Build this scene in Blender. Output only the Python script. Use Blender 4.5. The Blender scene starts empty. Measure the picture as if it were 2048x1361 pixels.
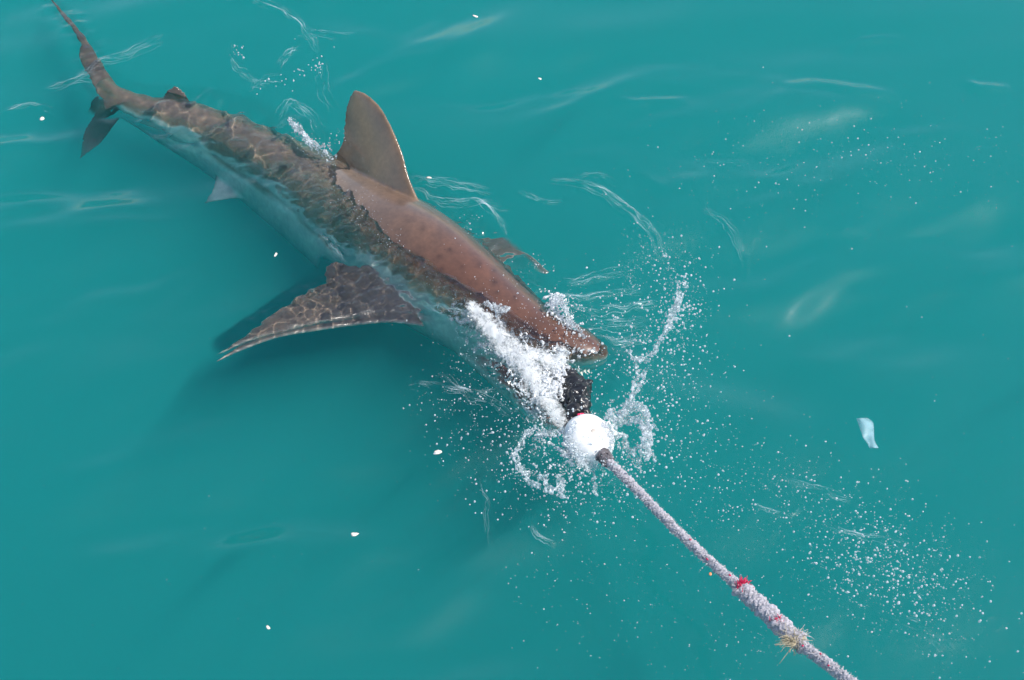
import bpy, bmesh, math, random
import numpy as np
from mathutils import Vector, Matrix
from mathutils.kdtree import KDTree

random.seed(7)
RNG = np.random.default_rng(11)
scene = bpy.context.scene

# ------------------------------------------------------------------ camera
CAM_H, CAM_Y, PITCH, LENS = 3.6, -3.02, math.radians(50), 46.0
cam_d = bpy.data.cameras.new('camera')
cam_d.lens = LENS
cam_d.sensor_width = 36.0
cam_d.clip_start = 0.05
cam_d.clip_end = 3000
cam = bpy.data.objects.new('camera', cam_d)
scene.collection.objects.link(cam)
cam.location = (0, CAM_Y, CAM_H)
cam.rotation_euler = (math.pi / 2 - PITCH, 0, 0)
scene.camera = cam

# ------------------------------------------------------------------ light
SUN_EL, SUN_AZ = math.radians(58), math.radians(97)      # azimuth clockwise from +Y
SUN_DIR = Vector((math.sin(SUN_AZ) * math.cos(SUN_EL), math.cos(SUN_AZ) * math.cos(SUN_EL), math.sin(SUN_EL)))
world = bpy.data.worlds.new('World')
scene.world = world
world.use_nodes = True
wn = world.node_tree
sky = wn.nodes.new('ShaderNodeTexSky')
sky.sky_type = 'NISHITA'
sky.sun_disc = False
sky.sun_elevation = SUN_EL
sky.sun_rotation = SUN_AZ
wn.nodes['Background'].inputs[1].default_value = 0.15
wn.links.new(sky.outputs[0], wn.nodes['Background'].inputs[0])
sun_d = bpy.data.lights.new('sun', 'SUN')
sun_d.energy = 4.5
sun_d.angle = math.radians(0.53)
sun_d.color = (1.0, 0.955, 0.89)
sun = bpy.data.objects.new('sun', sun_d)
scene.collection.objects.link(sun)
sun.rotation_euler = SUN_DIR.to_track_quat('Z', 'Y').to_euler()
scene.view_settings.view_transform = 'Standard'
scene.view_settings.look = 'None'
scene.view_settings.exposure = 0.25
scene.view_settings.gamma = 1.0
scene.cycles.volume_bounces = 3
scene.cycles.adaptive_threshold = 0.03
scene.cycles.transparent_max_bounces = 24
scene.cycles.max_bounces = 12
scene.cycles.use_denoising = True
scene.cycles.sample_clamp_indirect = 6

# ------------------------------------------------------------------ helpers
FW = np.array([0, math.cos(PITCH), -math.sin(PITCH)])
UP = np.array([0, math.sin(PITCH), math.cos(PITCH)])
RT = np.array([1.0, 0, 0])
CP = np.array([0, CAM_Y, CAM_H])
KS = 36.0 / LENS / 2048.0


def P(px, py, z=0.0):
    """a point of the place at height z, from where it shows in the photograph"""
    d = FW + RT * (px - 1024) * KS + UP * (680.5 - py) * KS
    return CP + d * ((z - CAM_H) / d[2])


def PR(px, py, z):
    """the same for a point under water: the line of sight bends at the surface"""
    a = P(px, py, 0.0)
    d = (a - CP) / np.linalg.norm(a - CP)
    h = np.array([d[0], d[1], 0]) / 1.333
    h[2] = -math.sqrt(1 - h[0] ** 2 - h[1] ** 2)
    return a + h * (z / h[2])


def to_px(v):
    r = np.asarray(v) - CP
    t = r @ FW
    return np.column_stack([1024 + (r @ RT) / t / KS, 680.5 - (r @ UP) / t / KS])


def mpp(p):
    return float(np.dot(np.asarray(p) - CP, FW)) * KS


def smooth(e0, e1, x):
    t = np.clip((x - e0) / (e1 - e0), 0, 1)
    return t * t * (3 - 2 * t)


def catmull(pts, n):
    pts = np.asarray(pts, float)
    m = len(pts)
    ext = np.vstack([2 * pts[0] - pts[1], pts, 2 * pts[-1] - pts[-2]])
    u = np.linspace(0, m - 1, n)
    i = np.minimum(u.astype(int), m - 2)
    t = (u - i)[:, None]
    p0, p1, p2, p3 = ext[i], ext[i + 1], ext[i + 2], ext[i + 3]
    return 0.5 * (2 * p1 + (p2 - p0) * t + (2 * p0 - 5 * p1 + 4 * p2 - p3) * t ** 2 + (3 * p1 - p0 - 3 * p2 + p3) * t ** 3)


def vnoise(p, f, seed=0):
    """smooth 3d value noise in -1..1"""
    q = np.asarray(p, float) * f
    i = np.floor(q).astype(np.int64)
    t = q - i
    t = t * t * (3 - 2 * t)
    out = np.zeros(len(q))
    for dx in (0, 1):
        for dy in (0, 1):
            for dz in (0, 1):
                h = ((i[:, 0] + dx) * 374761393 + (i[:, 1] + dy) * 668265263 + (i[:, 2] + dz) * 2147483647 + seed * 974711) & 0x7fffffff
                h = ((h ^ (h >> 13)) * 1274126177) & 0x7fffffff
                h = (h ^ (h >> 16)) & 0xffff
                w = (t[:, 0] if dx else 1 - t[:, 0]) * (t[:, 1] if dy else 1 - t[:, 1]) * (t[:, 2] if dz else 1 - t[:, 2])
                out += w * (h / 32767.5 - 1)
    return out


def seg_dist(xy, line):
    """distance of plan points to a plan polyline, and the parameter 0..1 along it"""
    best = np.full(len(xy), 1e9)
    par = np.zeros(len(xy))
    n = len(line) - 1
    for k in range(n):
        a, b = line[k][:2], line[k + 1][:2]
        ab = b - a
        t = np.clip(((xy - a) @ ab) / max(ab @ ab, 1e-12), 0, 1)
        d = np.linalg.norm(xy - (a + t[:, None] * ab), axis=1)
        m = d < best
        best[m] = d[m]
        par[m] = (k + t[m]) / n
    return best, par


def mesh_np(name, v, faces, smooth_shade=True):
    me = bpy.data.meshes.new(name)
    v = np.asarray(v, np.float32)
    if isinstance(faces, np.ndarray):
        n, k = faces.shape
        me.vertices.add(len(v))
        me.vertices.foreach_set('co', v.ravel())
        me.loops.add(n * k)
        me.loops.foreach_set('vertex_index', faces.ravel().astype(np.int32))
        me.polygons.add(n)
        me.polygons.foreach_set('loop_start', np.arange(0, n * k, k, dtype=np.int32))
        me.update(calc_edges=True)
    else:
        me.from_pydata([tuple(map(float, p)) for p in v], [], [tuple(map(int, f)) for f in faces])
    if smooth_shade:
        me.polygons.foreach_set('use_smooth', np.ones(len(me.polygons), bool))
    me.update()
    return me


def add(name, me, mat=None, parent=None, label=None, cat=None, group=None, kind=None):
    o = bpy.data.objects.new(name, me)
    scene.collection.objects.link(o)
    if mat is not None and me is not None and not me.materials:
        me.materials.append(mat)
    if parent is not None:
        o.parent = parent
    for k, val in (('label', label), ('category', cat), ('group', group), ('kind', kind)):
        if val:
            o[k] = val
    return o


def apply_mods(o):
    dg = bpy.context.evaluated_depsgraph_get()
    dg.update()
    me = bpy.data.meshes.new_from_object(o.evaluated_get(dg))
    o.modifiers.clear()
    old = o.data
    o.data = me
    bpy.data.meshes.remove(old)
    return me


def coords(me):
    a = np.empty(len(me.vertices) * 3, np.float32)
    me.vertices.foreach_get('co', a)
    return a.reshape(-1, 3).astype(float)


def set_attr(me, name, col):
    at = me.color_attributes.new(name, 'FLOAT_COLOR', 'POINT')
    c = np.ones((len(me.vertices), 4), np.float32)
    c[:, :col.shape[1]] = col
    at.data.foreach_set('color', c.ravel())


class NT:
    def __init__(self, name):
        self.mat = bpy.data.materials.new(name)
        self.mat.use_nodes = True
        self.t = self.mat.node_tree
        self.t.nodes.clear()
        self.out = self.n('ShaderNodeOutputMaterial')

    def n(self, typ, ins=None, **kw):
        nd = self.t.nodes.new(typ)
        for k, v in kw.items():
            setattr(nd, k, v)
        for k, v in (ins or {}).items():
            self.set(nd.inputs[k], v)
        return nd

    def set(self, sock, v):
        if isinstance(v, bpy.types.NodeSocket):
            self.t.links.new(v, sock)
        elif isinstance(v, bpy.types.Node):
            self.t.links.new(v.outputs[0], sock)
        else:
            if sock.type == 'RGBA' and len(v) == 3:
                v = (*v, 1)
            sock.default_value = v

    def math(self, op, a, b=0.0, c=None):
        nd = self.n('ShaderNodeMath', {0: a, 1: b}, operation=op)
        if c is not None:
            self.set(nd.inputs[2], c)
        return nd.outputs[0]

    def noise(self, vec, scale, detail=3, rough=0.55, dist=0.0):
        return self.n('ShaderNodeTexNoise', {'Vector': vec, 'Scale': scale, 'Detail': detail, 'Roughness': rough, 'Distortion': dist})

    def ramp(self, fac, stops):
        r = self.n('ShaderNodeValToRGB', {'Fac': fac})
        el = r.color_ramp.elements
        while len(el) < len(stops):
            el.new(0.5)
        for e, (p, c) in zip(el, stops):
            e.position = p
            e.color = (*c, 1) if len(c) == 3 else c
        return r.outputs[0]

    def mix(self, fac, a, b, blend='MIX'):
        nd = self.n('ShaderNodeMix', data_type='RGBA', blend_type=blend)
        self.set(nd.inputs['Factor'], fac)
        self.set(nd.inputs['A'], a)
        self.set(nd.inputs['B'], b)
        return nd.outputs['Result']


# ------------------------------------------------------------------ shark skeleton (shared by water and shark)
#            px    py    z      half width px   (tail to snout)
SPINE = np.array([
    (205, 178, -0.065, 20), (240, 205, -0.085, 24), (290, 230, -0.115, 31), (345, 252, -0.155, 43), (420, 284, -0.205, 57),
    (500, 328, -0.242, 70), (580, 378, -0.255, 84), (660, 428, -0.258, 100), (740, 478, -0.234, 114), (830, 528, -0.163, 115),
    (915, 588, -0.142, 107), (990, 640, -0.124, 93), (1052, 676, -0.100, 79), (1105, 696, -0.072, 67), (1148, 702, -0.050, 54),
    (1180, 709, -0.036, 39), (1203, 714, -0.027, 22), (1214, 716, -0.022, 7)], float)
sp3 = np.array([P(a, b, c) for a, b, c, _ in SPINE])
sr3 = np.array([r * mpp(p) for (_, _, _, r), p in zip(SPINE, sp3)])
NS = 220
SPN = catmull(np.column_stack([sp3, sr3]), NS)
SC, SR = SPN[:, :3], np.maximum(SPN[:, 3], 0.012)
ST = np.gradient(SC, axis=0)
ST /= np.linalg.norm(ST, axis=1)[:, None]
ROLL = math.radians(22)                       # the shark lies over, belly towards the boat
SIDE0 = np.cross(ST, [0, 0, 1.0])
SIDE0 /= np.linalg.norm(SIDE0, axis=1)[:, None]      # towards the near flank
UP0 = np.cross(SIDE0, ST)
uu = np.linspace(0, 1, NS)
rollv = ROLL * np.ones(NS)
SB = UP0 * np.cos(rollv)[:, None] - SIDE0 * np.sin(rollv)[:, None]   # body up
SS = SIDE0 * np.cos(rollv)[:, None] + UP0 * np.sin(rollv)[:, None]   # body side (near flank)

# ------------------------------------------------------------------ shark
BROWN = np.array([0.112, 0.053, 0.033])
GREYB = np.array([0.128, 0.100, 0.075])
WHITE = np.array([0.72, 0.71, 0.66])
DARK = np.array([0.045, 0.042, 0.042])
src_v, src_f, src_c = [], [], []
nsrc = 0


def add_src(v, f, c):
    global nsrc
    src_v.append(np.asarray(v, float))
    src_c.append(np.asarray(c, float))
    src_f.extend([tuple(int(i) + nsrc for i in ff) for ff in f])
    nsrc += len(v)


def ring_faces(n, k, caps=True):
    f = []
    for i in range(n - 1):
        for j in range(k):
            f.append((i * k + j, i * k + (j + 1) % k, (i + 1) * k + (j + 1) % k, (i + 1) * k + j))
    if caps:
        f.append(tuple(range(k - 1, -1, -1)))
        f.append(tuple((n - 1) * k + j for j in range(k)))
    return f


K = 56
th = np.linspace(0, 2 * math.pi, K, endpoint=False)
bv, bc = [], []
for i in range(NS):
    u = uu[i]
    ca, sa = np.cos(th), np.sin(th)                 # ca: side, sa: up
    wide = np.interp(u, [0, .25, .6, .85, 1], [0.72, 0.84, 0.95, 1.02, 1.1])
    tall = np.interp(u, [0, .25, .6, .85, 1], [1.10, 1.08, 1.02, 0.92, 0.85])
    pts = SC[i] + SS[i] * (ca * wide * SR[i])[:, None] + SB[i] * (sa * tall * SR[i])[:, None]
    bv.append(pts)
    line = np.interp(u, [0, .15, .4, .7, 1], [-0.10, 0.08, 0.12, 0.08, -0.35]) + 0.06 * np.sin(u * 37) + 0.04 * np.sin(u * 83 + 1)
    w = smooth(line + 0.07, line - 0.07, sa)
    gr = smooth(0.62, 0.40, u)
    top = BROWN * (1 - gr) + GREYB * 1.55 * gr
    fl = smooth(0.62, 0.25, sa)[:, None] * (0.35 + 0.65 * (1 - gr))       # paler bronze flank, also lightened to offset the dimness under water
    tp_ = top[None] * (1 - fl) + np.array([0.235, 0.170, 0.120])[None] * fl
    bc.append(tp_ * (1 - w)[:, None] + WHITE[None] * w[:, None])
add_src(np.vstack(bv), ring_faces(NS, K), np.vstack(bc))


def fin(lead, trail, thick, cu, cl, tipdark=0.0, n=60, k=28, plane=None, wob=0.0):
    """lead/trail: 3d polylines base -> tip; airfoil sections between them"""
    L, T = catmull(lead, n), catmull(trail, n)
    nrm = np.cross(L[-1] - L[0], T[0] - L[0])
    nrm /= np.linalg.norm(nrm)
    if nrm[2] < 0:
        nrm = -nrm
    ph = np.linspace(0, 2 * math.pi, k, endpoint=False)
    vv, cc = [], []
    for i in range(n):
        s = i / (n - 1)
        c = 0.5 - 0.5 * np.cos(ph)              # chord position 0..1..0
        up = np.sin(ph) > 0
        t = thick * (1 - 0.72 * s) * (1.9 * np.sqrt(np.abs(c)) * (1 - c) ** 0.8 * 0.9 + 0.10)
        sg = np.where(np.sin(ph) >= 0, 1.0, -1.0) * np.minimum(1, np.abs(np.sin(ph)) * 4)
        p = L[i] + (T[i] - L[i])[None] * c[:, None] + nrm[None] * (sg * t * 0.5 + (1 - np.abs(sg)) * 0)[:, None]
        vv.append(p)
        col = np.where(up[:, None], cu[None], cl[None])
        if tipdark:
            d = np.clip(smooth(0.72, 1.0, s) + smooth(0.8, 1.0, c), 0, 1) * tipdark
            col = col * (1 - d)[:, None] + DARK[None] * d[:, None]
        cc.append(col)
    add_src(np.vstack(vv), ring_faces(n, k), np.vstack(cc))


def back_point(px_frac, h=1.0):
    i = int(px_frac * (NS - 1))
    return SC[i] + SB[i] * SR[i] * h


def plane_hit(px, py, o, nrm):
    d = FW + RT * (px - 1024) * KS + UP * (680.5 - py) * KS
    return CP + d * (np.dot(o - CP, nrm) / np.dot(d, nrm))


# dorsal fin stands in the plane of spine and body-up
iD = int(np.argmin(np.linalg.norm(SC - P(770, 470, -0.16), axis=1)))
axis = SC[iD + 12] - SC[iD - 22]
axis /= np.linalg.norm(axis)
roll_f = math.radians(30)
upf = UP0[iD] * math.cos(roll_f) - SIDE0[iD] * math.sin(roll_f)
nF = np.cross(axis, upf)
oF = SC[iD] + upf * SR[iD]
DH = lambda x, y: plane_hit(x, y, oF, nF)
fin([DH(862, 455), DH(829, 382), DH(816, 348), DH(806, 310), DH(786, 260), DH(762, 216), DH(735, 190), DH(712, 180)],
    [DH(690, 400), DH(672, 345), DH(668, 318), DH(684, 285), DH(689, 250), DH(691, 222), DH(698, 198), DH(706, 184)],
    0.052, np.array([0.185, 0.125, 0.075]), np.array([0.185, 0.125, 0.075]))
# second dorsal
i2 = int(np.argmin(np.linalg.norm(SC - P(350, 250, -0.12), axis=1)))
n2 = np.cross(ST[i2], SB[i2])
o2 = SC[i2] + SB[i2] * SR[i2] * 0.9
D2 = lambda x, y: plane_hit(x, y, o2, n2)
fin([D2(398, 232), D2(382, 208), D2(370, 186), D2(352, 171)], [D2(332, 232), D2(326, 205), D2(329, 186), D2(340, 175)], 0.022, GREYB * 0.8, GREYB * 0.8)
# near pectoral
fin([PR(850, 640, -0.12), PR(780, 634, -0.10), PR(700, 643, -0.082), PR(625, 655, -0.072), PR(555, 668, -0.066), PR(485, 692, -0.068), PR(424, 718, -0.075)],
    [PR(770, 545, -0.11), PR(664, 530, -0.09), PR(646, 570, -0.08), PR(583, 607, -0.070), PR(538, 640, -0.066), PR(480, 680, -0.068), PR(430, 714, -0.075)],
    0.040, GREYB * 1.15, WHITE, 0.3)
# far pectoral, deep behind the body
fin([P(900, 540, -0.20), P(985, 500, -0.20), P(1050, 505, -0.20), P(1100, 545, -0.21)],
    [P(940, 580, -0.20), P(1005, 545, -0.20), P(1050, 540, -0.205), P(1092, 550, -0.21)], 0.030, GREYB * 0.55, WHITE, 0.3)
# pelvic fin
fin([P(505, 405, -0.28), P(474, 398, -0.29), P(440, 402, -0.29), P(406, 408, -0.29)],
    [P(445, 330, -0.24), P(432, 352, -0.26), P(424, 378, -0.28), P(409, 405, -0.29)], 0.026, WHITE * 0.9, WHITE, 0.9)
# tail fin, upper and lower lobe
fin([PR(268, 200, -0.06), PR(232, 165, -0.042), PR(200, 120, -0.032), PR(174, 80, -0.028), PR(141, 38, -0.026), PR(96, -14, -0.028)],
    [PR(205, 215, -0.085), PR(180, 165, -0.055), PR(160, 120, -0.042), PR(157, 84, -0.034), PR(129, 40, -0.028), PR(94, -12, -0.028)],
    0.030, GREYB * 1.25, GREYB * 1.25, 0.3)
fin([P(250, 225, -0.10), P(228, 252, -0.18), P(203, 285, -0.25), P(158, 320, -0.29)],
    [P(205, 205, -0.10), P(186, 232, -0.17), P(166, 268, -0.24), P(160, 316, -0.29)], 0.030, GREYB * 1.2, GREYB * 1.2, 0.4)
# lower jaw, dropped open
jp = np.array([(960, 660, -0.20, 78), (1010, 712, -0.19, 72), (1050, 768, -0.15, 58), (1085, 815, -0.105, 44), (1112, 845, -0.075, 30), (1128, 862, -0.06, 12)], float)
jc = np.array([P(a_, b_, c_) for a_, b_, c_, _ in jp])
jr = np.array([r_ * mpp(p_) for (_, _, _, r_), p_ in zip(jp, jc)])
J = catmull(np.column_stack([jc, jr]), 50)
JT = np.gradient(J[:, :3], axis=0)
JT /= np.linalg.norm(JT, axis=1)[:, None]
jv, jcol = [], []
for i in range(50):
    s_ = np.cross(JT[i], [0, 0, 1.0])
    s_ /= np.linalg.norm(s_)
    u_ = np.cross(s_, JT[i])
    sa = np.sin(th)
    hh = np.where(sa > 0, sa * 0.28, sa * 0.75)         # flat floor of the mouth
    jv.append(J[i, :3] + s_ * (np.cos(th) * J[i, 3] * 0.9)[:, None] + u_ * (hh * J[i, 3])[:, None])
    inner = smooth(0.2, 0.6, sa)
    jcol.append(WHITE[None] * (1 - inner)[:, None] + np.array([0.35, 0.13, 0.11])[None] * inner[:, None])
add_src(np.vstack(jv), ring_faces(50, K), np.vstack(jcol))

SV, SCOL = np.vstack(src_v), np.vstack(src_c)
shark = add('shark', mesh_np('shark', SV, src_f))
md = shark.modifiers.new('r', 'REMESH')
md.mode = 'VOXEL'
md.voxel_size = 0.0055
md = shark.modifiers.new('s', 'SMOOTH')
md.factor = 0.5
md.iterations = 5
me = apply_mods(shark)
v = coords(me)
kd = KDTree(len(SV))
for i, p in enumerate(SV):
    kd.insert(p, i)
kd.balance()
tm = to_px(v)
tr_ = smooth(700, 682, tm[:, 0]) * (v[:, 2] > 0.03) * (tm[:, 1] < 320) * (tm[:, 0] > 655)
v += axis[None] * (tr_ * (vnoise(v, 70, 31) * 0.006 + vnoise(v, 140, 32) * 0.004))[:, None]
me.vertices.foreach_set('co', v.astype(np.float32).ravel())
near_i = np.array([kd.find(p)[1] for p in v])
col = SCOL[near_i]
ed = np.empty(len(me.edges) * 2, np.int32)
me.edges.foreach_get('vertices', ed)
ed = ed.reshape(-1, 2)
deg = np.bincount(ed.ravel(), minlength=len(v))[:, None]
for _ in range(6):
    acc = np.zeros_like(col)
    for c_ in range(3):
        acc[:, c_] = np.bincount(ed[:, 0], col[ed[:, 1], c_], len(v)) + np.bincount(ed[:, 1], col[ed[:, 0], c_], len(v))
    col = 0.4 * col + 0.6 * acc / np.maximum(deg, 1)
me.polygons.foreach_set('use_smooth', np.ones(len(me.polygons), bool))
# dark pores and patches on the wet back, rusty stain at the rear of the fin
vp = to_px(v)
for sx_, sy_, sr_, sd_ in [(846, 456, 7, .55), (878, 514, 5, .7), (839, 512, 9, .4), (884, 538, 5, .5), (924, 531, 6, .6), (957, 531, 8, .6), (989, 540, 7, .5),
                           (989, 565, 6, .6), (993, 586, 5, .5), (905, 470, 12, .25), (862, 425, 12, .25), (940, 560, 12, .2), (815, 440, 10, .3), (1030, 600, 6, .4),
                           (800, 405, 9, .3), (1060, 640, 8, .3), (780, 380, 8, .25), (900, 500, 5, .5), (975, 510, 5, .45), (1010, 625, 5, .4)]:
    w_ = np.exp(-((vp[:, 0] - sx_) ** 2 + (vp[:, 1] - sy_) ** 2) / sr_ ** 2) * sd_ * 0.6 * (1 + 0.6 * vnoise(v, 60, 3)) * (v[:, 2] > -0.02)
    col *= (1 - w_)[:, None]
w_ = np.exp(-((vp[:, 0] - 690) ** 2 / 26 ** 2 + (vp[:, 1] - 308) ** 2 / 12 ** 2)) * (v[:, 2] > 0.02) * 0.8
col = col * (1 - w_)[:, None] + np.array([0.30, 0.10, 0.045]) * w_[:, None]
set_attr(me, 'skin', col)
me.update()

shark.cycles.is_caustics_receiver = True
M = NT('shark_skin')
tc = M.n('ShaderNodeTexCoord').outputs['Object']
sk = M.n('ShaderNodeVertexColor', layer_name='skin').outputs[0]
n1 = M.noise(tc, 9, 5, 0.6)
n2_ = M.noise(tc, 60, 4, 0.6)
mot = M.ramp(n1.outputs[0], [(0.3, (0.72, 0.74, 0.78)), (0.7, (1.18, 1.10, 1.04))])
fine = M.ramp(n2_.outputs[0], [(0.3, (0.86, 0.86, 0.86)), (0.7, (1.1, 1.1, 1.1))])
c1 = M.mix(1.0, sk, mot, 'MULTIPLY')
c2 = M.mix(1.0, c1, fine, 'MULTIPLY')
c3 = c2
bmp = M.n('ShaderNodeBump', {'Height': n2_.outputs[0], 'Strength': 0.15, 'Distance': 0.004})
bs = M.n('ShaderNodeBsdfPrincipled', {'Base Color': c3, 'Roughness': 0.36, 'IOR': 1.4, 'Normal': bmp})
bs.inputs['Coat Weight'].default_value = 1.0
bs.inputs['Coat Roughness'].default_value = 0.16
M.set(M.out.inputs['Surface'], bs.outputs[0])
me.materials.clear()
me.materials.append(M.mat)
shark['label'] = 'brown shark with raised dorsal fin biting at the bait on the rope'
shark['category'] = 'shark'

# ------------------------------------------------------------------ water
SX0, SX1, SY0, SY1, STEP = -2.6, 2.6, -1.5, 2.35, 0.0055
gx = np.arange(SX0, SX1 + 1e-6, STEP)
gy = np.arange(SY0, SY1 + 1e-6, STEP)
CX, CY = len(gx), len(gy)
FARS = np.array([0.02, 0.06, 0.15, 0.4, 1, 2.5, 6, 15, 40, 100, 300, 800.0])
NF = len(FARS)
gx = np.concatenate([SX0 - FARS[::-1], gx, SX1 + FARS])
gy = np.concatenate([SY0 - FARS[::-1], gy, SY1 + FARS])
NX, NY = len(gx), len(gy)
GX, GY = np.meshgrid(gx, gy, indexing='ij')
xy = np.column_stack([GX.ravel(), GY.ravel()])
core = np.zeros((NX, NY), bool)
core[NF:NF + CX, NF:NF + CY] = True
core = core.ravel()
q = xy[core]


def waves(q, n, l0, l1, slope, main, spread, rng):
    h = np.zeros(len(q))
    for _ in range(n):
        lam = math.exp(rng.uniform(math.log(l0), math.log(l1)))
        a = main + rng.normal(0, spread)
        k = 2 * math.pi / lam
        h += slope / k * math.sqrt(2.0 / n) * np.sin(k * (math.cos(a) * q[:, 0] + math.sin(a) * q[:, 1]) + rng.uniform(0, 7))
    return h


def box_blur(img, r):
    for ax in (0, 1):
        c = np.cumsum(np.pad(img, [(r + 1, r) if k == ax else (0, 0) for k in (0, 1)], mode='edge'), axis=ax)
        n = img.shape[ax]
        hi = np.take(c, np.arange(2 * r + 1, 2 * r + 1 + n), axis=ax)
        lo = np.take(c, np.arange(0, n), axis=ax)
        img = (hi - lo) / (2 * r + 1)
    return img


# plan mask of the water standing over the shallow parts of the shark
sv = coords(shark.data)
shal = sv[(sv[:, 2] > -0.17) & (sv[:, 2] < 0.03)]
msk = np.zeros((CX, CY))
dep = np.maximum(-shal[:, 2], 0)
tocam = (CP - shal)
tocam /= tocam[:, 2:3]
sd_ = np.array(SUN_DIR) / SUN_DIR.z
for off in (np.zeros((len(shal), 2)), tocam[:, :2] * 0.66 * dep[:, None], sd_[None, :2] * 0.6 * dep[:, None]):
    ix = np.clip(((shal[:, 0] + off[:, 0] - SX0) / STEP).astype(int), 0, CX - 1)
    iy = np.clip(((shal[:, 1] + off[:, 1] - SY0) / STEP).astype(int), 0, CY - 1)
    msk[ix, iy] = 1
msk = smooth(0.03, 0.40, box_blur(box_blur(msk, 4), 4)) * 0.94
churn = np.clip(box_blur(box_blur(msk, 9), 9) * 1.25, 0, 1).ravel()
msk = msk.ravel()

WIND = math.radians(108)
warp = np.column_stack([waves(q, 8, 0.5, 1.6, 0.35, 0, 3, RNG), waves(q, 8, 0.5, 1.6, 0.35, 0, 3, RNG)])
hq = waves(q, 10, 0.9, 2.6, 0.050, WIND, 0.45, RNG)
qq = q + warp * 0.5
patch = smooth(-0.35, 0.9, waves(q, 8, 0.8, 2.5, 3.0, 0, 3, RNG))
hq += waves(qq, 14, 0.28, 0.85, 0.14, WIND, 0.30, RNG) * (0.45 + 0.9 * patch)
hq += waves(qq, 16, 0.09, 0.24, 0.055, WIND, 0.35, RNG) * patch
# ripples that focus the sun on the tail and flank
dsh, psh = seg_dist(q, SC[::4])
rad = np.interp(psh, np.linspace(0, 1, len(SR[::4])), SR[::4])
fore = smooth(0.30, 0.50, psh)
q3 = np.column_stack([q, np.zeros(len(q))])
hq += (vnoise(q3, 13, 13) * 0.016 + vnoise(q3 + 3.3, 26, 14) * 0.0070 + vnoise(q3, 50, 15) * 0.0014) * churn * (1 - fore)
hq += (vnoise(q3, 15, 3) * 0.007 + vnoise(q3, 31, 4) * 0.0066 + vnoise(q3, 58, 5) * 0.0042) * churn * fore * (1 - 0.6 * smooth(0.18, 0.55, dsh))
# the swimming shark heaps water up along the near flank and draws it down along the far one
ni = np.clip((psh * (NS - 1)).round().astype(int), 0, NS - 1)
sg = np.einsum('ij,ij->i', q - SC[ni, :2], SIDE0[ni, :2])
tt_ = sg / 0.17
hq += 0.030 * tt_ * np.exp(0.5 - 0.5 * tt_ ** 2) * fore * smooth(0.9, 0.6, dsh)


WISPS = []


def ridge(pts, w, amp, braid=3, wob=8):
    """a wisp: narrow crests running side by side along a line given in photograph pixels"""
    global hq
    for b_ in range(braid):
        L = catmull(pts, 26)
        L = L + np.cumsum(RNG.normal(0, wob * 0.35, L.shape), axis=0) * 0.35 + RNG.normal(0, wob * 0.5, (1, 2))
        W = np.array([P(a_, c_)[:2] for a_, c_ in L])
        if w < 0.0125:
            WISPS.append(W)
        lo, hi = W.min(0) - 0.08, W.max(0) + 0.08
        sel = np.where((q[:, 0] > lo[0]) & (q[:, 0] < hi[0]) & (q[:, 1] > lo[1]) & (q[:, 1] < hi[1]))[0]
        d_, t_ = seg_dist(q[sel], W)
        ww = w * RNG.uniform(0.7, 1.3)
        hq[sel] += amp * RNG.uniform(0.5, 1.1) * np.exp(-(d_ / ww) ** 2) * np.sin(np.pi * np.clip(t_, 0.0, 1)) ** 0.7


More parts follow.
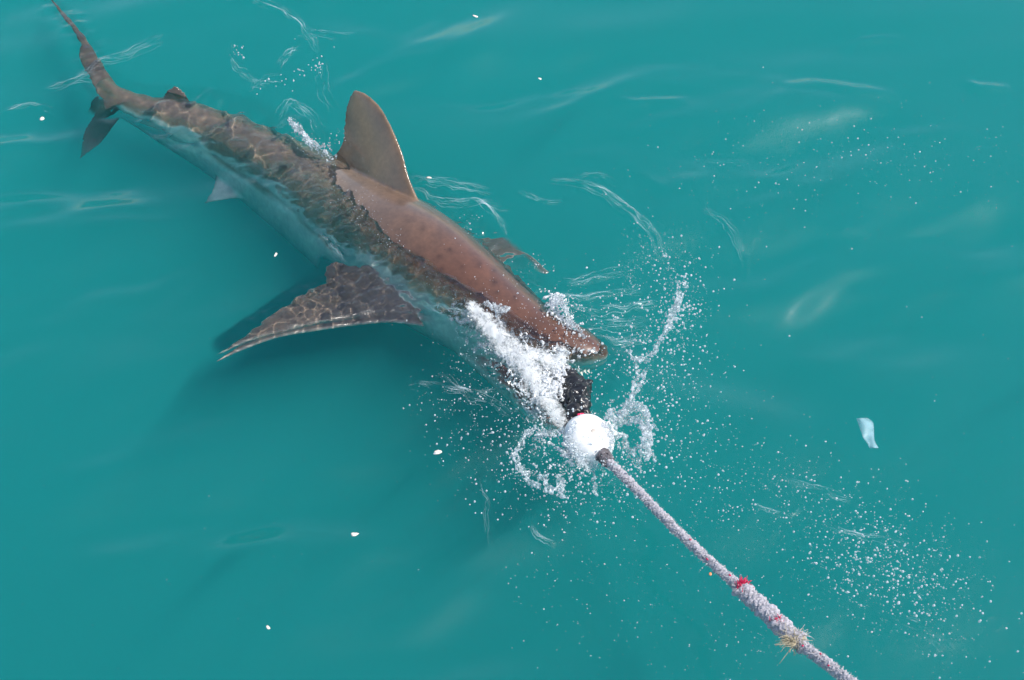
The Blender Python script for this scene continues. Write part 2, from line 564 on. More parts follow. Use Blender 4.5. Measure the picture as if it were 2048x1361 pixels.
for pts, w, amp, br in [
        ([(410, 0), (470, 8), (540, 22), (590, 42), (622, 70), (640, 100)], 0.0078, 0.0046, 9),
        ([(600, 70), (640, 75), (700, 75)], 0.0072, 0.0034, 5),
        ([(460, 95), (475, 135), (500, 148), (530, 170)], 0.0072, 0.0034, 5),
        ([(500, 170), (530, 155), (560, 150)], 0.0072, 0.0034, 5),
        ([(560, 130), (575, 110), (600, 100)], 0.0066, 0.0034, 7),
        ([(560, 215), (580, 195), (610, 215), (640, 250)], 0.0072, 0.0037, 7),
        ([(640, 120), (645, 170), (665, 215)], 0.0066, 0.0026, 3),
        ([(820, 345), (870, 355), (930, 370), (975, 378)], 0.0078, 0.0051, 9),
        ([(822, 362), (880, 395), (950, 405), (1010, 415)], 0.0072, 0.0043, 7),
        ([(900, 400), (950, 400), (1000, 440), (1010, 465)], 0.0072, 0.0043, 9),
        ([(1040, 380), (1075, 398), (1120, 402)], 0.0066, 0.0034, 5),
        ([(1105, 358), (1170, 370), (1215, 395), (1260, 435), (1300, 470), (1318, 505)], 0.0072, 0.0053, 11),
        ([(1150, 362), (1190, 355), (1225, 368)], 0.0066, 0.0034, 5),
        ([(1130, 560), (1180, 548), (1240, 530)], 0.0066, 0.0034, 7),
        ([(1110, 580), (1160, 590), (1220, 580), (1290, 575)], 0.0066, 0.0037, 9),
        ([(1140, 610), (1200, 618), (1280, 605), (1320, 600)], 0.0066, 0.0037, 9),
        ([(1170, 640), (1220, 645), (1300, 632)], 0.0066, 0.0037, 9),
        ([(1190, 668), (1240, 680), (1310, 665)], 0.0066, 0.0037, 9),
        ([(1400, 420), (1450, 450), (1485, 500), (1492, 550)], 0.0078, 0.0034, 5),
        ([(640, 480), (665, 510), (690, 535)], 0.0090, 0.0051, 7),
        ([(850, 635), (900, 650), (960, 670)], 0.0078, 0.0043, 7),
        ([(820, 770), (880, 780), (960, 800), (1030, 840)], 0.0072, 0.0043, 9),
        ([(880, 760), (930, 790), (990, 790)], 0.0072, 0.0043, 7),
        ([(960, 960), (975, 1010), (980, 1080)], 0.0060, 0.0026, 3),
        ([(1060, 1040), (1075, 1070), (1110, 1085)], 0.0060, 0.0031, 5),
        ([(150, 170), (200, 130), (260, 115), (325, 85)], 0.0108, 0.0051, 7),
        ([(95, 190), (150, 175), (205, 160)], 0.0096, 0.0043, 5),
        ([(0, 235), (60, 215), (110, 225)], 0.0096, 0.0034, 5),
        ([(1560, 180), (1640, 172), (1720, 182), (1800, 188)], 0.0306, 0.0056, 4),
        ([(1220, 208), (1290, 212), (1380, 208)], 0.0288, 0.0053, 4),
        ([(1930, 165), (1975, 172), (2030, 170)], 0.0288, 0.0050, 4),
        ([(1410, 330), (1450, 335), (1500, 325)], 0.0234, 0.0036, 4),
        ([(1680, 100), (1740, 80), (1820, 85)], 0.0306, 0.0040, 4),
        ([(1260, 340), (1310, 375), (1350, 395)], 0.0234, 0.0036, 4),
        ([(1440, 420), (1480, 470), (1520, 490)], 0.0216, 0.0033, 4),
        ([(1560, 960), (1640, 980), (1720, 1010)], 0.0060, 0.0026, 5),
        ([(1650, 1050), (1720, 1075), (1800, 1090)], 0.0060, 0.0026, 5),
        ([(1780, 1230), (1850, 1265), (1900, 1300)], 0.0060, 0.0026, 5),
        ([(1500, 1010), (1560, 1030), (1600, 1020)], 0.0060, 0.0026, 5)]:
    ridge(pts, w, amp, br)
# rings left by falling drops
for cx_, cy_, R_ in [(1350, 488, 18), (1350, 488, 34), (1403, 530, 17), (1330, 520, 20), (1860, 1080, 16), (1880, 1310, 14), (1985, 1250, 14), (1700, 1150, 18), (1560, 1080, 20),
                     (1240, 700, 22), (1410, 610, 26), (1840, 1200, 18), (1640, 1120, 26), (1370, 690, 18), (1000, 1020, 24), (1110, 1060, 20)]:
    c_ = P(cx_, cy_)[:2]
    rr = R_ * mpp(P(cx_, cy_))
    d_ = np.linalg.norm(q - c_, axis=1)
    hq += 0.0011 * np.exp(-((d_ - rr) / 0.0065) ** 2)
# rough water round the splash of the float
for cx_, cy_, R_, a_ in [(1200, 880, 170, 0.0035), (1270, 640, 150, 0.0018), (1750, 1120, 260, 0.0016), (1100, 800, 120, 0.003)]:
    c_ = P(cx_, cy_)[:2]
    d_ = np.linalg.norm(q - c_, axis=1) / (R_ * 0.00176)
    hq += np.exp(-d_ ** 2) * a_ * (vnoise(q3, 22, 8) + 0.6 * vnoise(q3, 44, 9))

edge = np.clip(np.minimum.reduce([q[:, 0] - SX0, SX1 - q[:, 0], q[:, 1] - SY0, SY1 - q[:, 1]]) / 0.3, 0, 1)
H = np.zeros(len(xy))
H[core] = hq * edge
mat_ = np.zeros(len(xy))
mat_[core] = msk * edge
idx = np.arange(NX * NY).reshape(NX, NY)
quads = np.column_stack([idx[:-1, :-1].ravel(), idx[1:, :-1].ravel(), idx[1:, 1:].ravel(), idx[:-1, 1:].ravel()])
me = mesh_np('water', np.column_stack([xy, H]), quads)
set_attr(me, 'bend', mat_[:, None].repeat(3, 1))


def water_h(x, y):
    i = int(round((x - SX0) / STEP))
    j = int(round((y - SY0) / STEP))
    if 0 <= i < CX and 0 <= j < CY:
        return float(hq[i * CY + j])
    return 0.0


M = NT('sea_surface')
tc = M.n('ShaderNodeTexCoord').outputs['Object']
bend = M.n('ShaderNodeVertexColor', layer_name='bend').outputs[0]
b1 = M.noise(tc, 42, 3, 0.5)
bump = M.n('ShaderNodeBump', {'Height': b1.outputs[0], 'Strength': 0.05, 'Distance': 0.01})
gl1 = M.n('ShaderNodeBsdfGlossy', {'Color': (1, 1, 1), 'Roughness': 0.08, 'Normal': bump})
gl2 = M.n('ShaderNodeBsdfGlossy', {'Color': (1, 1, 1), 'Roughness': 0.42, 'Normal': bump})
gl = M.n('ShaderNodeMixShader', {0: 0.08, 1: gl1.outputs[0], 2: gl2.outputs[0]})
tr = M.n('ShaderNodeBsdfTransparent', {'Color': (1, 1, 1)})
rf = M.n('ShaderNodeBsdfRefraction', {'Color': (1, 1, 1), 'IOR': 1.333, 'Roughness': 0.0})
body = M.n('ShaderNodeMixShader', {0: bend, 1: tr.outputs[0], 2: rf.outputs[0]})
fr = M.n('ShaderNodeFresnel', {'IOR': 1.333, 'Normal': bump})
surf = M.n('ShaderNodeMixShader', {0: fr.outputs[0], 1: body.outputs[0], 2: gl.outputs[0]})
M.set(M.out.inputs['Surface'], surf.outputs[0])
water = add('water', me, M.mat, kind='structure')
water.cycles.is_caustics_caster = True
sun_d.cycles.is_caustics_light = True

M = NT('sea_depths')
vs = M.n('ShaderNodeVolumeScatter', {'Color': (0.034, 0.585, 0.585), 'Density': 1.35, 'Anisotropy': 0.0})
va = M.n('ShaderNodeVolumeAbsorption', {'Color': (0.0, 0.58, 0.61), 'Density': 1.25})
vol = M.n('ShaderNodeAddShader', {0: vs.outputs[0], 1: va.outputs[0]})
M.set(M.out.inputs['Volume'], vol.outputs[0])
g, zt, zb = 500.0, -0.14, -14.0
bx = [(-g, -g, zb), (g, -g, zb), (g, g, zb), (-g, g, zb), (-g, -g, zt), (g, -g, zt), (g, g, zt), (-g, g, zt)]
bf = [(3, 2, 1, 0), (4, 5, 6, 7), (0, 1, 5, 4), (1, 2, 6, 5), (2, 3, 7, 6), (3, 0, 4, 7)]
add('water_depths', mesh_np('water_depths', bx, bf, False), M.mat, kind='structure')

M = NT('seabed_sand')
tc = M.n('ShaderNodeTexCoord').outputs['Object']
c = M.ramp(M.noise(tc, 0.3, 4).outputs[0], [(0.3, (0.20, 0.18, 0.13)), (0.7, (0.30, 0.27, 0.20))])
bs = M.n('ShaderNodeBsdfDiffuse', {'Color': c})
M.set(M.out.inputs['Surface'], bs.outputs[0])
g = 830.0
add('seabed', mesh_np('seabed', [(-g, -g, -14.1), (g, -g, -14.1), (g, g, -14.1), (-g, g, -14.1)], [(0, 1, 2, 3)]), M.mat, kind='structure')

# ------------------------------------------------------------------ small shapes
def ico(sub):
    bm = bmesh.new()
    bmesh.ops.create_icosphere(bm, subdivisions=sub, radius=1)
    v = np.array([x.co[:] for x in bm.verts])
    f = np.array([[y.index for y in x.verts] for x in bm.faces])
    bm.free()
    return v, f


ICO = {k: ico(k) for k in (1, 2, 3)}


def balls(cs, rs, sub=1, squash=None):
    """many small balls as one vertex/face pair"""
    v, f = ICO[sub]
    cs, rs = np.asarray(cs, float), np.asarray(rs, float)
    n = len(cs)
    sc = np.ones((n, 3)) if squash is None else squash
    V = (v[None] * (rs[:, None] * sc)[:, None, :] + cs[:, None, :]).reshape(-1, 3)
    F = (f[None] + (np.arange(n) * len(v))[:, None, None]).reshape(-1, 3)
    return V, F


def tube(pts, rad, k=8, closed=False):
    pts = np.asarray(pts, float)
    rad = np.broadcast_to(rad, (len(pts),))
    t = np.gradient(pts, axis=0)
    t /= np.linalg.norm(t, axis=1)[:, None] + 1e-12
    ref = np.array([0.31, 0.12, 0.94])
    a = np.cross(t, ref)
    a /= np.linalg.norm(a, axis=1)[:, None]
    b = np.cross(t, a)
    ph = np.linspace(0, 2 * math.pi, k, endpoint=False)
    V = pts[:, None, :] + (a[:, None, :] * np.cos(ph)[None, :, None] + b[:, None, :] * np.sin(ph)[None, :, None]) * rad[:, None, None]
    return V.reshape(-1, 3), ring_faces(len(pts), k)


def join(parts):
    V, F, n = [], [], 0
    for v, f in parts:
        V.append(np.asarray(v, float))
        F.extend([tuple(int(i) + n for i in ff) for ff in f])
        n += len(v)
    return np.vstack(V), F


def liquid(name, cs, rs, voxel, mat, smooth_it=3, sub=1, **kw):
    """drops that run together into one skin of water"""
    V, F = balls(cs, rs, sub)
    o = add(name, mesh_np(name, V, F), None, **kw)
    md = o.modifiers.new('r', 'REMESH')
    md.mode = 'VOXEL'
    md.voxel_size = voxel
    md = o.modifiers.new('s', 'SMOOTH')
    md.factor = 0.5
    md.iterations = smooth_it
    me = apply_mods(o)
    me.polygons.foreach_set('use_smooth', np.ones(len(me.polygons), bool))
    me.materials.clear()
    me.materials.append(mat)
    return o


# ------------------------------------------------------------------ materials
M = NT('float_plastic')
tc = M.n('ShaderNodeTexCoord').outputs['Object']
c = M.ramp(M.noise(tc, 22, 5, 0.65).outputs[0], [(0.10, (0.66, 0.64, 0.60)), (0.30, (0.86, 0.86, 0.85)), (0.8, (0.90, 0.90, 0.90))])
nb = M.noise(tc, 70, 4)
bp = M.n('ShaderNodeBump', {'Height': nb.outputs[0], 'Strength': 0.25, 'Distance': 0.003})
bs = M.n('ShaderNodeBsdfPrincipled', {'Base Color': c, 'Roughness': 0.35, 'Normal': bp})
M.set(M.out.inputs['Surface'], bs.outputs[0])
M_FLOAT = M.mat


def plain(name, colr, rough, var=0.25, scale=60, bump=0.3, spec=0.5):
    M = NT(name)
    tc = M.n('ShaderNodeTexCoord').outputs['Object']
    nz = M.noise(tc, scale, 4, 0.6)
    cr = np.array(colr)
    c = M.ramp(nz.outputs[0], [(0.25, tuple(cr * (1 - var))), (0.75, tuple(np.minimum(cr * (1 + var), 0.95)))])
    bp = M.n('ShaderNodeBump', {'Height': nz.outputs[0], 'Strength': bump, 'Distance': 0.004})
    bs = M.n('ShaderNodeBsdfPrincipled', {'Base Color': c, 'Roughness': rough, 'Normal': bp, 'Specular IOR Level': spec})
    M.set(M.out.inputs['Surface'], bs.outputs[0])
    return M.mat


M_ROPE = plain('rope_fibre', (0.40, 0.385, 0.42), 0.9, 0.38, 160, 0.8, 0.2)
M_HAIR = plain('rope_fluff', (0.50, 0.48, 0.49), 0.9, 0.2, 90, 0.0, 0.2)
M_TAN = plain('frayed_end', (0.46, 0.40, 0.28), 0.9, 0.3, 120, 0.4, 0.2)
M_RED = plain('red_yarn', (0.62, 0.03, 0.10), 0.8, 0.3, 150, 0.4, 0.2)
M_DKROPE = plain('wet_knot', (0.11, 0.10, 0.11), 0.6, 0.5, 130, 0.8, 0.4)
M_BAIT = plain('black_bait', (0.016, 0.016, 0.018), 0.28, 0.6, 45, 0.8, 0.6)
M_YEL = plain('yellow_tag', (0.62, 0.36, 0.03), 0.6, 0.2)
M_FLAKE = plain('pale_flake', (0.70, 0.64, 0.55), 0.6, 0.2, 80, 0.4)
M_ORANGE = plain('orange_crumb', (0.65, 0.25, 0.10), 0.6, 0.2, 80, 0.4)
M_TOOTH = plain('tooth_enamel', (0.80, 0.77, 0.68), 0.3, 0.1, 60, 0.1)

M = NT('splash_water')
gls = M.n('ShaderNodeBsdfGlass', {'Color': (1, 1, 1), 'IOR': 1.333, 'Roughness': 0.08})
dif = M.n('ShaderNodeBsdfDiffuse', {'Color': (0.86, 0.90, 0.93)})
trl = M.n('ShaderNodeBsdfTranslucent', {'Color': (0.86, 0.90, 0.93)})
wht = M.n('ShaderNodeMixShader', {0: 0.45, 1: dif.outputs[0], 2: trl.outputs[0]})
tc = M.n('ShaderNodeTexCoord').outputs['Object']
ft = M.ramp(M.noise(tc, 55, 3, 0.6).outputs[0], [(0.42, (0.05, 0.05, 0.05)), (0.66, (0.75, 0.75, 0.75))])
mx = M.n('ShaderNodeMixShader', {0: ft, 1: gls.outputs[0], 2: wht.outputs[0]})
M.set(M.out.inputs['Surface'], mx.outputs[0])
M_SPLASH = M.mat

M = NT('foam')
dif = M.n('ShaderNodeBsdfDiffuse', {'Color': (0.88, 0.90, 0.91)})
trl = M.n('ShaderNodeBsdfTranslucent', {'Color': (0.88, 0.90, 0.91)})
wht = M.n('ShaderNodeMixShader', {0: 0.4, 1: dif.outputs[0], 2: trl.outputs[0]})
gl = M.n('ShaderNodeBsdfGlossy', {'Roughness': 0.12})
mx = M.n('ShaderNodeMixShader', {0: 0.12, 1: wht.outputs[0], 2: gl.outputs[0]})
tp = M.n('ShaderNodeBsdfTransparent')
tc = M.n('ShaderNodeTexCoord').outputs['Object']
ft = M.ramp(M.noise(tc, 90, 3, 0.6).outputs[0], [(0.34, (0.25, 0.25, 0.25)), (0.56, (1.0, 1.0, 1.0))])
mx = M.n('ShaderNodeMixShader', {0: ft, 1: tp.outputs[0], 2: mx.outputs[0]})
M.set(M.out.inputs['Surface'], mx.outputs[0])
M_FOAM = M.mat

M = NT('spray_drops')
gls = M.n('ShaderNodeBsdfGlass', {'Color': (1, 1, 1), 'IOR': 1.333, 'Roughness': 0.16})
trl = M.n('ShaderNodeBsdfTranslucent', {'Color': (0.9, 0.93, 0.95)})
dif = M.n('ShaderNodeBsdfDiffuse', {'Color': (0.9, 0.93, 0.95)})
wht = M.n('ShaderNodeMixShader', {0: 0.5, 1: dif.outputs[0], 2: trl.outputs[0]})
mx = M.n('ShaderNodeMixShader', {0: 0.55, 1: gls.outputs[0], 2: wht.outputs[0]})
M.set(M.out.inputs['Surface'], mx.outputs[0])
M_DROP = M.mat

# ------------------------------------------------------------------ float on the bait line
FC = P(1178, 880, 0.045)
FA = P(1212, 918, 0.075) - P(1140, 845, 0.01)
FA /= np.linalg.norm(FA)
fr_ = 49 * mpp(FC)
root = add('float_buoy', None, label='white plastic float on the end of the rope at the shark\'s jaw', cat='float')
root.location = Vector(FC)
Rm = Vector(FA).to_track_quat('Z', 'Y').to_matrix()
iv, if_ = ICO[3]
bm = bmesh.new()
bmesh.ops.create_uvsphere(bm, u_segments=64, v_segments=40, radius=1)
uv_ = np.array([x.co[:] for x in bm.verts])
uf_ = [tuple(y.index for y in x.verts) for x in bm.faces]
bm.free()
zz = uv_[:, 2]
pr = 1.0 - 0.16 * np.clip(zz, 0, 1) ** 2 + 0.03 * np.sin(zz * 9) * (np.abs(zz) < .7) * 0.5
ev = np.column_stack([uv_[:, 0] * fr_ * pr, uv_[:, 1] * fr_ * pr, zz * fr_ * 1.20])
RMN = np.array(Rm)
ev = ev @ RMN.T
tow = CP - FC
tow /= np.linalg.norm(tow)
# the moulded socket on its upper side is a dent
dpt = plane_hit(1187, 861, FC + tow * fr_ * 0.9, tow) - FC
dd = np.linalg.norm(ev - dpt, axis=1)
ev *= (1 - 0.10 * np.exp(-(dd / 0.016) ** 2))[:, None]
ev *= (1 + 0.012 * vnoise(ev + 5, 30, 2))[:, None]
add('shell', mesh_np('shell', ev, uf_), M_FLOAT, root)
tv, tf = tube([dpt * 0.86, dpt * 0.93, dpt * 0.955], [0.010, 0.0105, 0.007], 16)
add('plug', mesh_np('plug', tv, tf), plain('worn_plug', (0.42, 0.38, 0.34), 0.5), root)
ang = np.linspace(0.1, 0.55, 16)
ax_s = np.cross(FA, [0, 0, 1.0])
ax_s /= np.linalg.norm(ax_s)
ax_u = np.cross(ax_s, FA)
tv, tf = tube([-FA * fr_ * 0.93 + (ax_s * math.cos(a_) + ax_u * math.sin(a_)) * fr_ * 0.66 for a_ in ang + 1.6], 0.0045, 8)
add('red_stripe', mesh_np('red_stripe', tv, tf), M_RED, root)
kp = P(1201, 898, 0.085) - FC
tv, tf = join([tube([kp + np.array([0.002 * i_, -0.004 * i_, 0.004 * math.sin(i_)]) for i_ in range(6)], [0.003, 0.006, 0.007, 0.0065, 0.005, 0.002], 10)])
add('yellow_tag', mesh_np('yellow_tag', tv, tf), M_YEL, root)

# ------------------------------------------------------------------ rope
rp = [(1204, 910, 0.080), (1260, 966, 0.115), (1330, 1038, 0.165), (1400, 1105, 0.22), (1480, 1176, 0.29), (1530, 1222, 0.335), (1585, 1275, 0.39), (1640, 1318, 0.45), (1700, 1364, 0.52), (1790, 1432, 0.64)]
RC = catmull([P(*p_) for p_ in rp], 900)
RL = np.concatenate([[0], np.cumsum(np.linalg.norm(np.diff(RC, axis=0), axis=1))])
rpx = to_px(RC)
RT_ = np.gradient(RC, axis=0)
RT_ /= np.linalg.norm(RT_, axis=1)[:, None]
RA = np.cross(RT_, [0, 0, 1.0])
RA /= np.linalg.norm(RA, axis=1)[:, None]
RB = np.cross(RA, RT_)
rope = add('rope', None, label='frayed grey rope with red yarn ends running from the white float', cat='rope')
rope.location = Vector(RC[0])
r_rope = 8.8 * mpp(RC[120])
thick = np.ones(len(RC))
sw = smooth(1478, 1492, rpx[:, 0]) * (1 - smooth(1588, 1606, rpx[:, 0]))
thick += 0.65 * sw
for s_ in range(3):
    ph = RL / (r_rope * 5.2) * 2 * math.pi + s_ * 2 * math.pi / 3
    cen = RC + (RA * np.cos(ph)[:, None] + RB * np.sin(ph)[:, None]) * (r_rope * 0.48) * thick[:, None]
    rr = r_rope * 0.56 * thick * (1 + 0.10 * np.sin(RL * 900 + s_) + 0.12 * vnoise(cen, 110, s_))
    tv, tf = tube(cen - RC[0], rr, 12)
    tv = tv + (tv * 0 + 1) * (vnoise(tv, 130, 20 + s_) * 0.0034)[:, None]
    add('strand', mesh_np('strand', tv, tf), M_ROPE, rope)
# tucked strands of the splice bulge out in turn
sel = np.where((rpx[:, 0] > 1478) & (rpx[:, 0] < 1606))[0]
NT_ = 15
for k_ in range(NT_):
    c_ = sel[int((k_ + 0.5) / NT_ * len(sel))]
    span = np.arange(max(c_ - 16, 0), min(c_ + 17, len(RC)))
    w_ = np.linspace(-1, 1, len(span))
    ph = (k_ * 2.15) + w_ * 1.15
    rad_ = r_rope * (0.95 + 0.50 * (1 - w_ ** 2))
    cen = RC[span] + (RA[span] * np.cos(ph)[:, None] + RB[span] * np.sin(ph)[:, None]) * rad_[:, None]
    tv, tf = tube(cen - RC[0], r_rope * 0.62 * np.sqrt(np.maximum(1 - w_ ** 2, 0.04)), 10)
    tv = tv + (vnoise(tv, 120, 40 + k_) * 0.0036)[:, None]
    add('splice_strand', mesh_np('splice_strand', tv, tf), M_ROPE, rope)


def tuft(name, cpx, n, length, rad, mat, dirn, spread, thick_=0.0011, curl=0.3):
    i_ = int(np.argmin(np.linalg.norm(rpx - np.array(cpx), axis=1)))
    o_ = RC[i_] + (RA[i_] * (cpx[2] if len(cpx) > 2 else 0))
    parts = []
    for _ in range(n):
        st = RC[i_] + RA[i_] * RNG.normal(0, rad) + RT_[i_] * RNG.normal(0, rad) + RB[i_] * (r_rope * 0.9)
        d_ = np.asarray(dirn) + RNG.normal(0, spread, 3)
        d_ /= np.linalg.norm(d_)
        l_ = length * RNG.uniform(0.5, 1.15)
        tt = np.linspace(0, 1, 6)[:, None]
        side_ = RNG.normal(0, 1, 3)
        pts = st + d_ * l_ * tt + side_ * l_ * curl * tt ** 2
        parts.append(tube(pts - RC[0], thick_ * (1 - 0.5 * tt[:, 0]), 4))
    V_, F_ = join(parts)
    return add(name, mesh_np(name, V_, F_), mat, rope)


DN = -RT_[450]
tuft('red_yarn', (1488, 1178), 130, 0.018, 0.0075, M_RED, RB[450] * 0.8 - RT_[450] * 0.2 + RA[450] * -0.35, 0.35, 0.0014, 0.25)
tuft('frayed_end', (1480, 1184), 160, 0.017, 0.008, M_HAIR, RA[450] * 0.9 - RT_[450] * 0.3, 0.35, 0.0010, 0.35)
tuft('red_yarn', (1562, 1243), 90, 0.014, 0.0065, M_RED, RB[520] * 0.9 + RT_[520] * 0.5, 0.3, 0.0014, 0.25)
tuft('frayed_end', (1590, 1285), 300, 0.018, 0.011, M_TAN, RA[560] * 1.0 + RT_[560] * 0.1 - RB[560] * 0.3, 0.30, 0.0011, 0.9)
tuft('frayed_end', (1600, 1270), 60, 0.014, 0.010, M_HAIR, -RA[560] * 0.8 + RB[560] * 0.3, 0.5, 0.0009, 0.7)
# little red flecks in the lay of the rope
for cpx in [(1424, 1118), (1466, 1152), (1386, 1082), (1640, 1318), (1662, 1338), (1612, 1296)]:
    i_ = int(np.argmin(np.linalg.norm(rpx - np.array(cpx), axis=1)))
    ph = RNG.uniform(0.7, 2.2)
    w_ = np.linspace(-1, 1, 7)
    cen = RC[i_ - 3:i_ + 4] + (RA[i_] * math.cos(ph) + RB[i_] * math.sin(ph)) * r_rope * 1.0
    tv, tf = tube(cen - RC[0], 0.0026 * np.sqrt(1.05 - w_ ** 2), 6)
    add('red_fleck', mesh_np('red_fleck', tv, tf), M_RED, rope)
# the fluff of worn fibres along the whole rope
parts = []
for _ in range(5200):
    i_ = RNG.integers(4, len(RC) - 4)
    a_ = RNG.uniform(0, 2 * math.pi)
    o_ = RA[i_] * math.cos(a_) + RB[i_] * math.sin(a_)
    st = RC[i_] + o_ * r_rope * 0.92 * thick[i_] + RT_[i_] * RNG.normal(0, 0.002)
    d_ = o_ + RNG.normal(0, 0.7, 3)
    d_ /= np.linalg.norm(d_)
    l_ = RNG.uniform(0.004, 0.011)
    sd = np.cross(d_, RNG.normal(0, 1, 3))
    sd *= 0.0011 / np.linalg.norm(sd)
    parts.append((np.array([st + sd, st - sd, st + d_ * l_ + RNG.normal(0, 0.001, 3)]) - RC[0], [(0, 1, 2)]))
V_, F_ = join(parts)
o = add('fluff', mesh_np('fluff', V_, F_), M_HAIR, rope)
o['kind'] = 'stuff'
# dark wet knot where the rope meets the float
kn = []
for k_ in range(4):
    ph = np.linspace(0, 2 * math.pi * 0.95, 26) + k_
    c_ = RC[2 + k_ * 7]
    kn.append(tube(c_ - RC[0] + (RA[5][None] * np.cos(ph)[:, None] + RB[5][None] * np.sin(ph)[:, None]) * r_rope * (1.35 - 0.1 * k_) + RT_[5][None] * (np.sin(ph * 2 + k_) * 0.005)[:, None], r_rope * 0.52, 10))
V_, F_ = join(kn)
V_ = V_ + (vnoise(V_, 150, 5) * 0.003)[:, None]
add('knot', mesh_np('knot', V_, F_), M_DKROPE, rope)

# ------------------------------------------------------------------ bait between the jaws
bc_ = [(1140, 752, 0.03, 17), (1150, 770, 0.03, 24), (1157, 790, 0.035, 27), (1160, 810, 0.04, 24), (1150, 822, 0.04, 20), (1172, 772, 0.045, 12), (1178, 766, 0.05, 7), (1170, 826, 0.05, 12),
       (1135, 800, 0.01, 22), (1128, 772, 0.0, 18), (1166, 838, 0.05, 11), (1128, 740, 0.03, 10), (1140, 836, 0.03, 14)]
cs = np.array([P(a_, b_, c_) for a_, b_, c_, _ in bc_])
rs = np.array([r_ * mpp(p_) for (_, _, _, r_), p_ in zip(bc_, cs)])
org = cs[2].copy()
o = liquid('bait', cs - org, rs, 0.003, M_BAIT, 3, 2, label='wet black lump of bait between the snout and the white float', cat='bait')
v_ = coords(o.data)
d_ = vnoise(v_, 45, 1) * 0.006 + vnoise(v_, 100, 2) * 0.004
v_ += (v_ / (np.linalg.norm(v_, axis=1)[:, None] + 1e-6)) * d_[:, None]
o.data.vertices.foreach_set('co', v_.astype(np.float32).ravel())
o.data.update()
o.location = Vector(org)

# teeth along the front of the lower jaw and under the snout
for (a0, b0, z0), (a1, b1, z1), n_ in [((1120, 742, 0.012), (1176, 742, 0.012), 9), ((1066, 778, -0.01), (1122, 846, 0.0), 11)]:
    for k_ in range(n_):
        t_ = k_ / (n_ - 1)
        b_ = P(a0 + (a1 - a0) * t_, b0 + (b1 - b0) * t_ + 3 * math.sin(k_ * 2.3), z0 + (z1 - z0) * t_)
        d_ = np.array([0.35, -0.5, -0.4]) if b0 < 760 else np.array([0.4, 0.2, 0.7])
        d_ /= np.linalg.norm(d_)
        s_ = np.cross(d_, [0.7, -0.7, 0.1])
        s_ /= np.linalg.norm(s_)
        n2v = np.cross(d_, s_)
        w_, l_ = 0.006, 0.015 * RNG.uniform(0.8, 1.1)
        V_ = [b_ + s_ * w_, b_ + n2v * w_ * .45, b_ - s_ * w_, b_ - n2v * w_ * .45, b_ + d_ * l_]
        add('tooth', mesh_np('tooth', V_, [(0, 1, 4), (1, 2, 4), (2, 3, 4), (3, 0, 4), (3, 2, 1, 0)], False), M_TOOTH, shark)

# ------------------------------------------------------------------ splash, foam and spray
def strand_pts(pts, r0, r1, n, jit):
    """a running thread of water: px, py, z control points"""
    L = catmull(pts, n)
    w_ = np.array([P(a_, b_, c_) for a_, b_, c_ in L])
    w_ += np.cumsum(RNG.normal(0, jit, w_.shape), axis=0) * 0.4 + RNG.normal(0, jit, w_.shape)
    r_ = r0 + (r1 - r0) * np.abs(vnoise(w_, 55, int(RNG.integers(99)))) * 1.6
    return w_, r_


def blob_cloud(cx_, cy_, sx_, sy_, z0, z1, n, r0, r1, ang=0.0):
    a_ = RNG.normal(0, 1, (n, 2)) * [sx_, sy_]
    ca, sa = math.cos(ang), math.sin(ang)
    px_, py_ = cx_ + a_[:, 0] * ca - a_[:, 1] * sa, cy_ + a_[:, 0] * sa + a_[:, 1] * ca
    z_ = RNG.uniform(0, 1, n) ** 1.5 * (z1 - z0) + z0
    w_ = np.array([P(*k_) for k_ in zip(px_, py_, z_)])
    r_ = r0 + (r1 - r0) * RNG.uniform(0, 1, n) ** 3.6
    return w_, r_


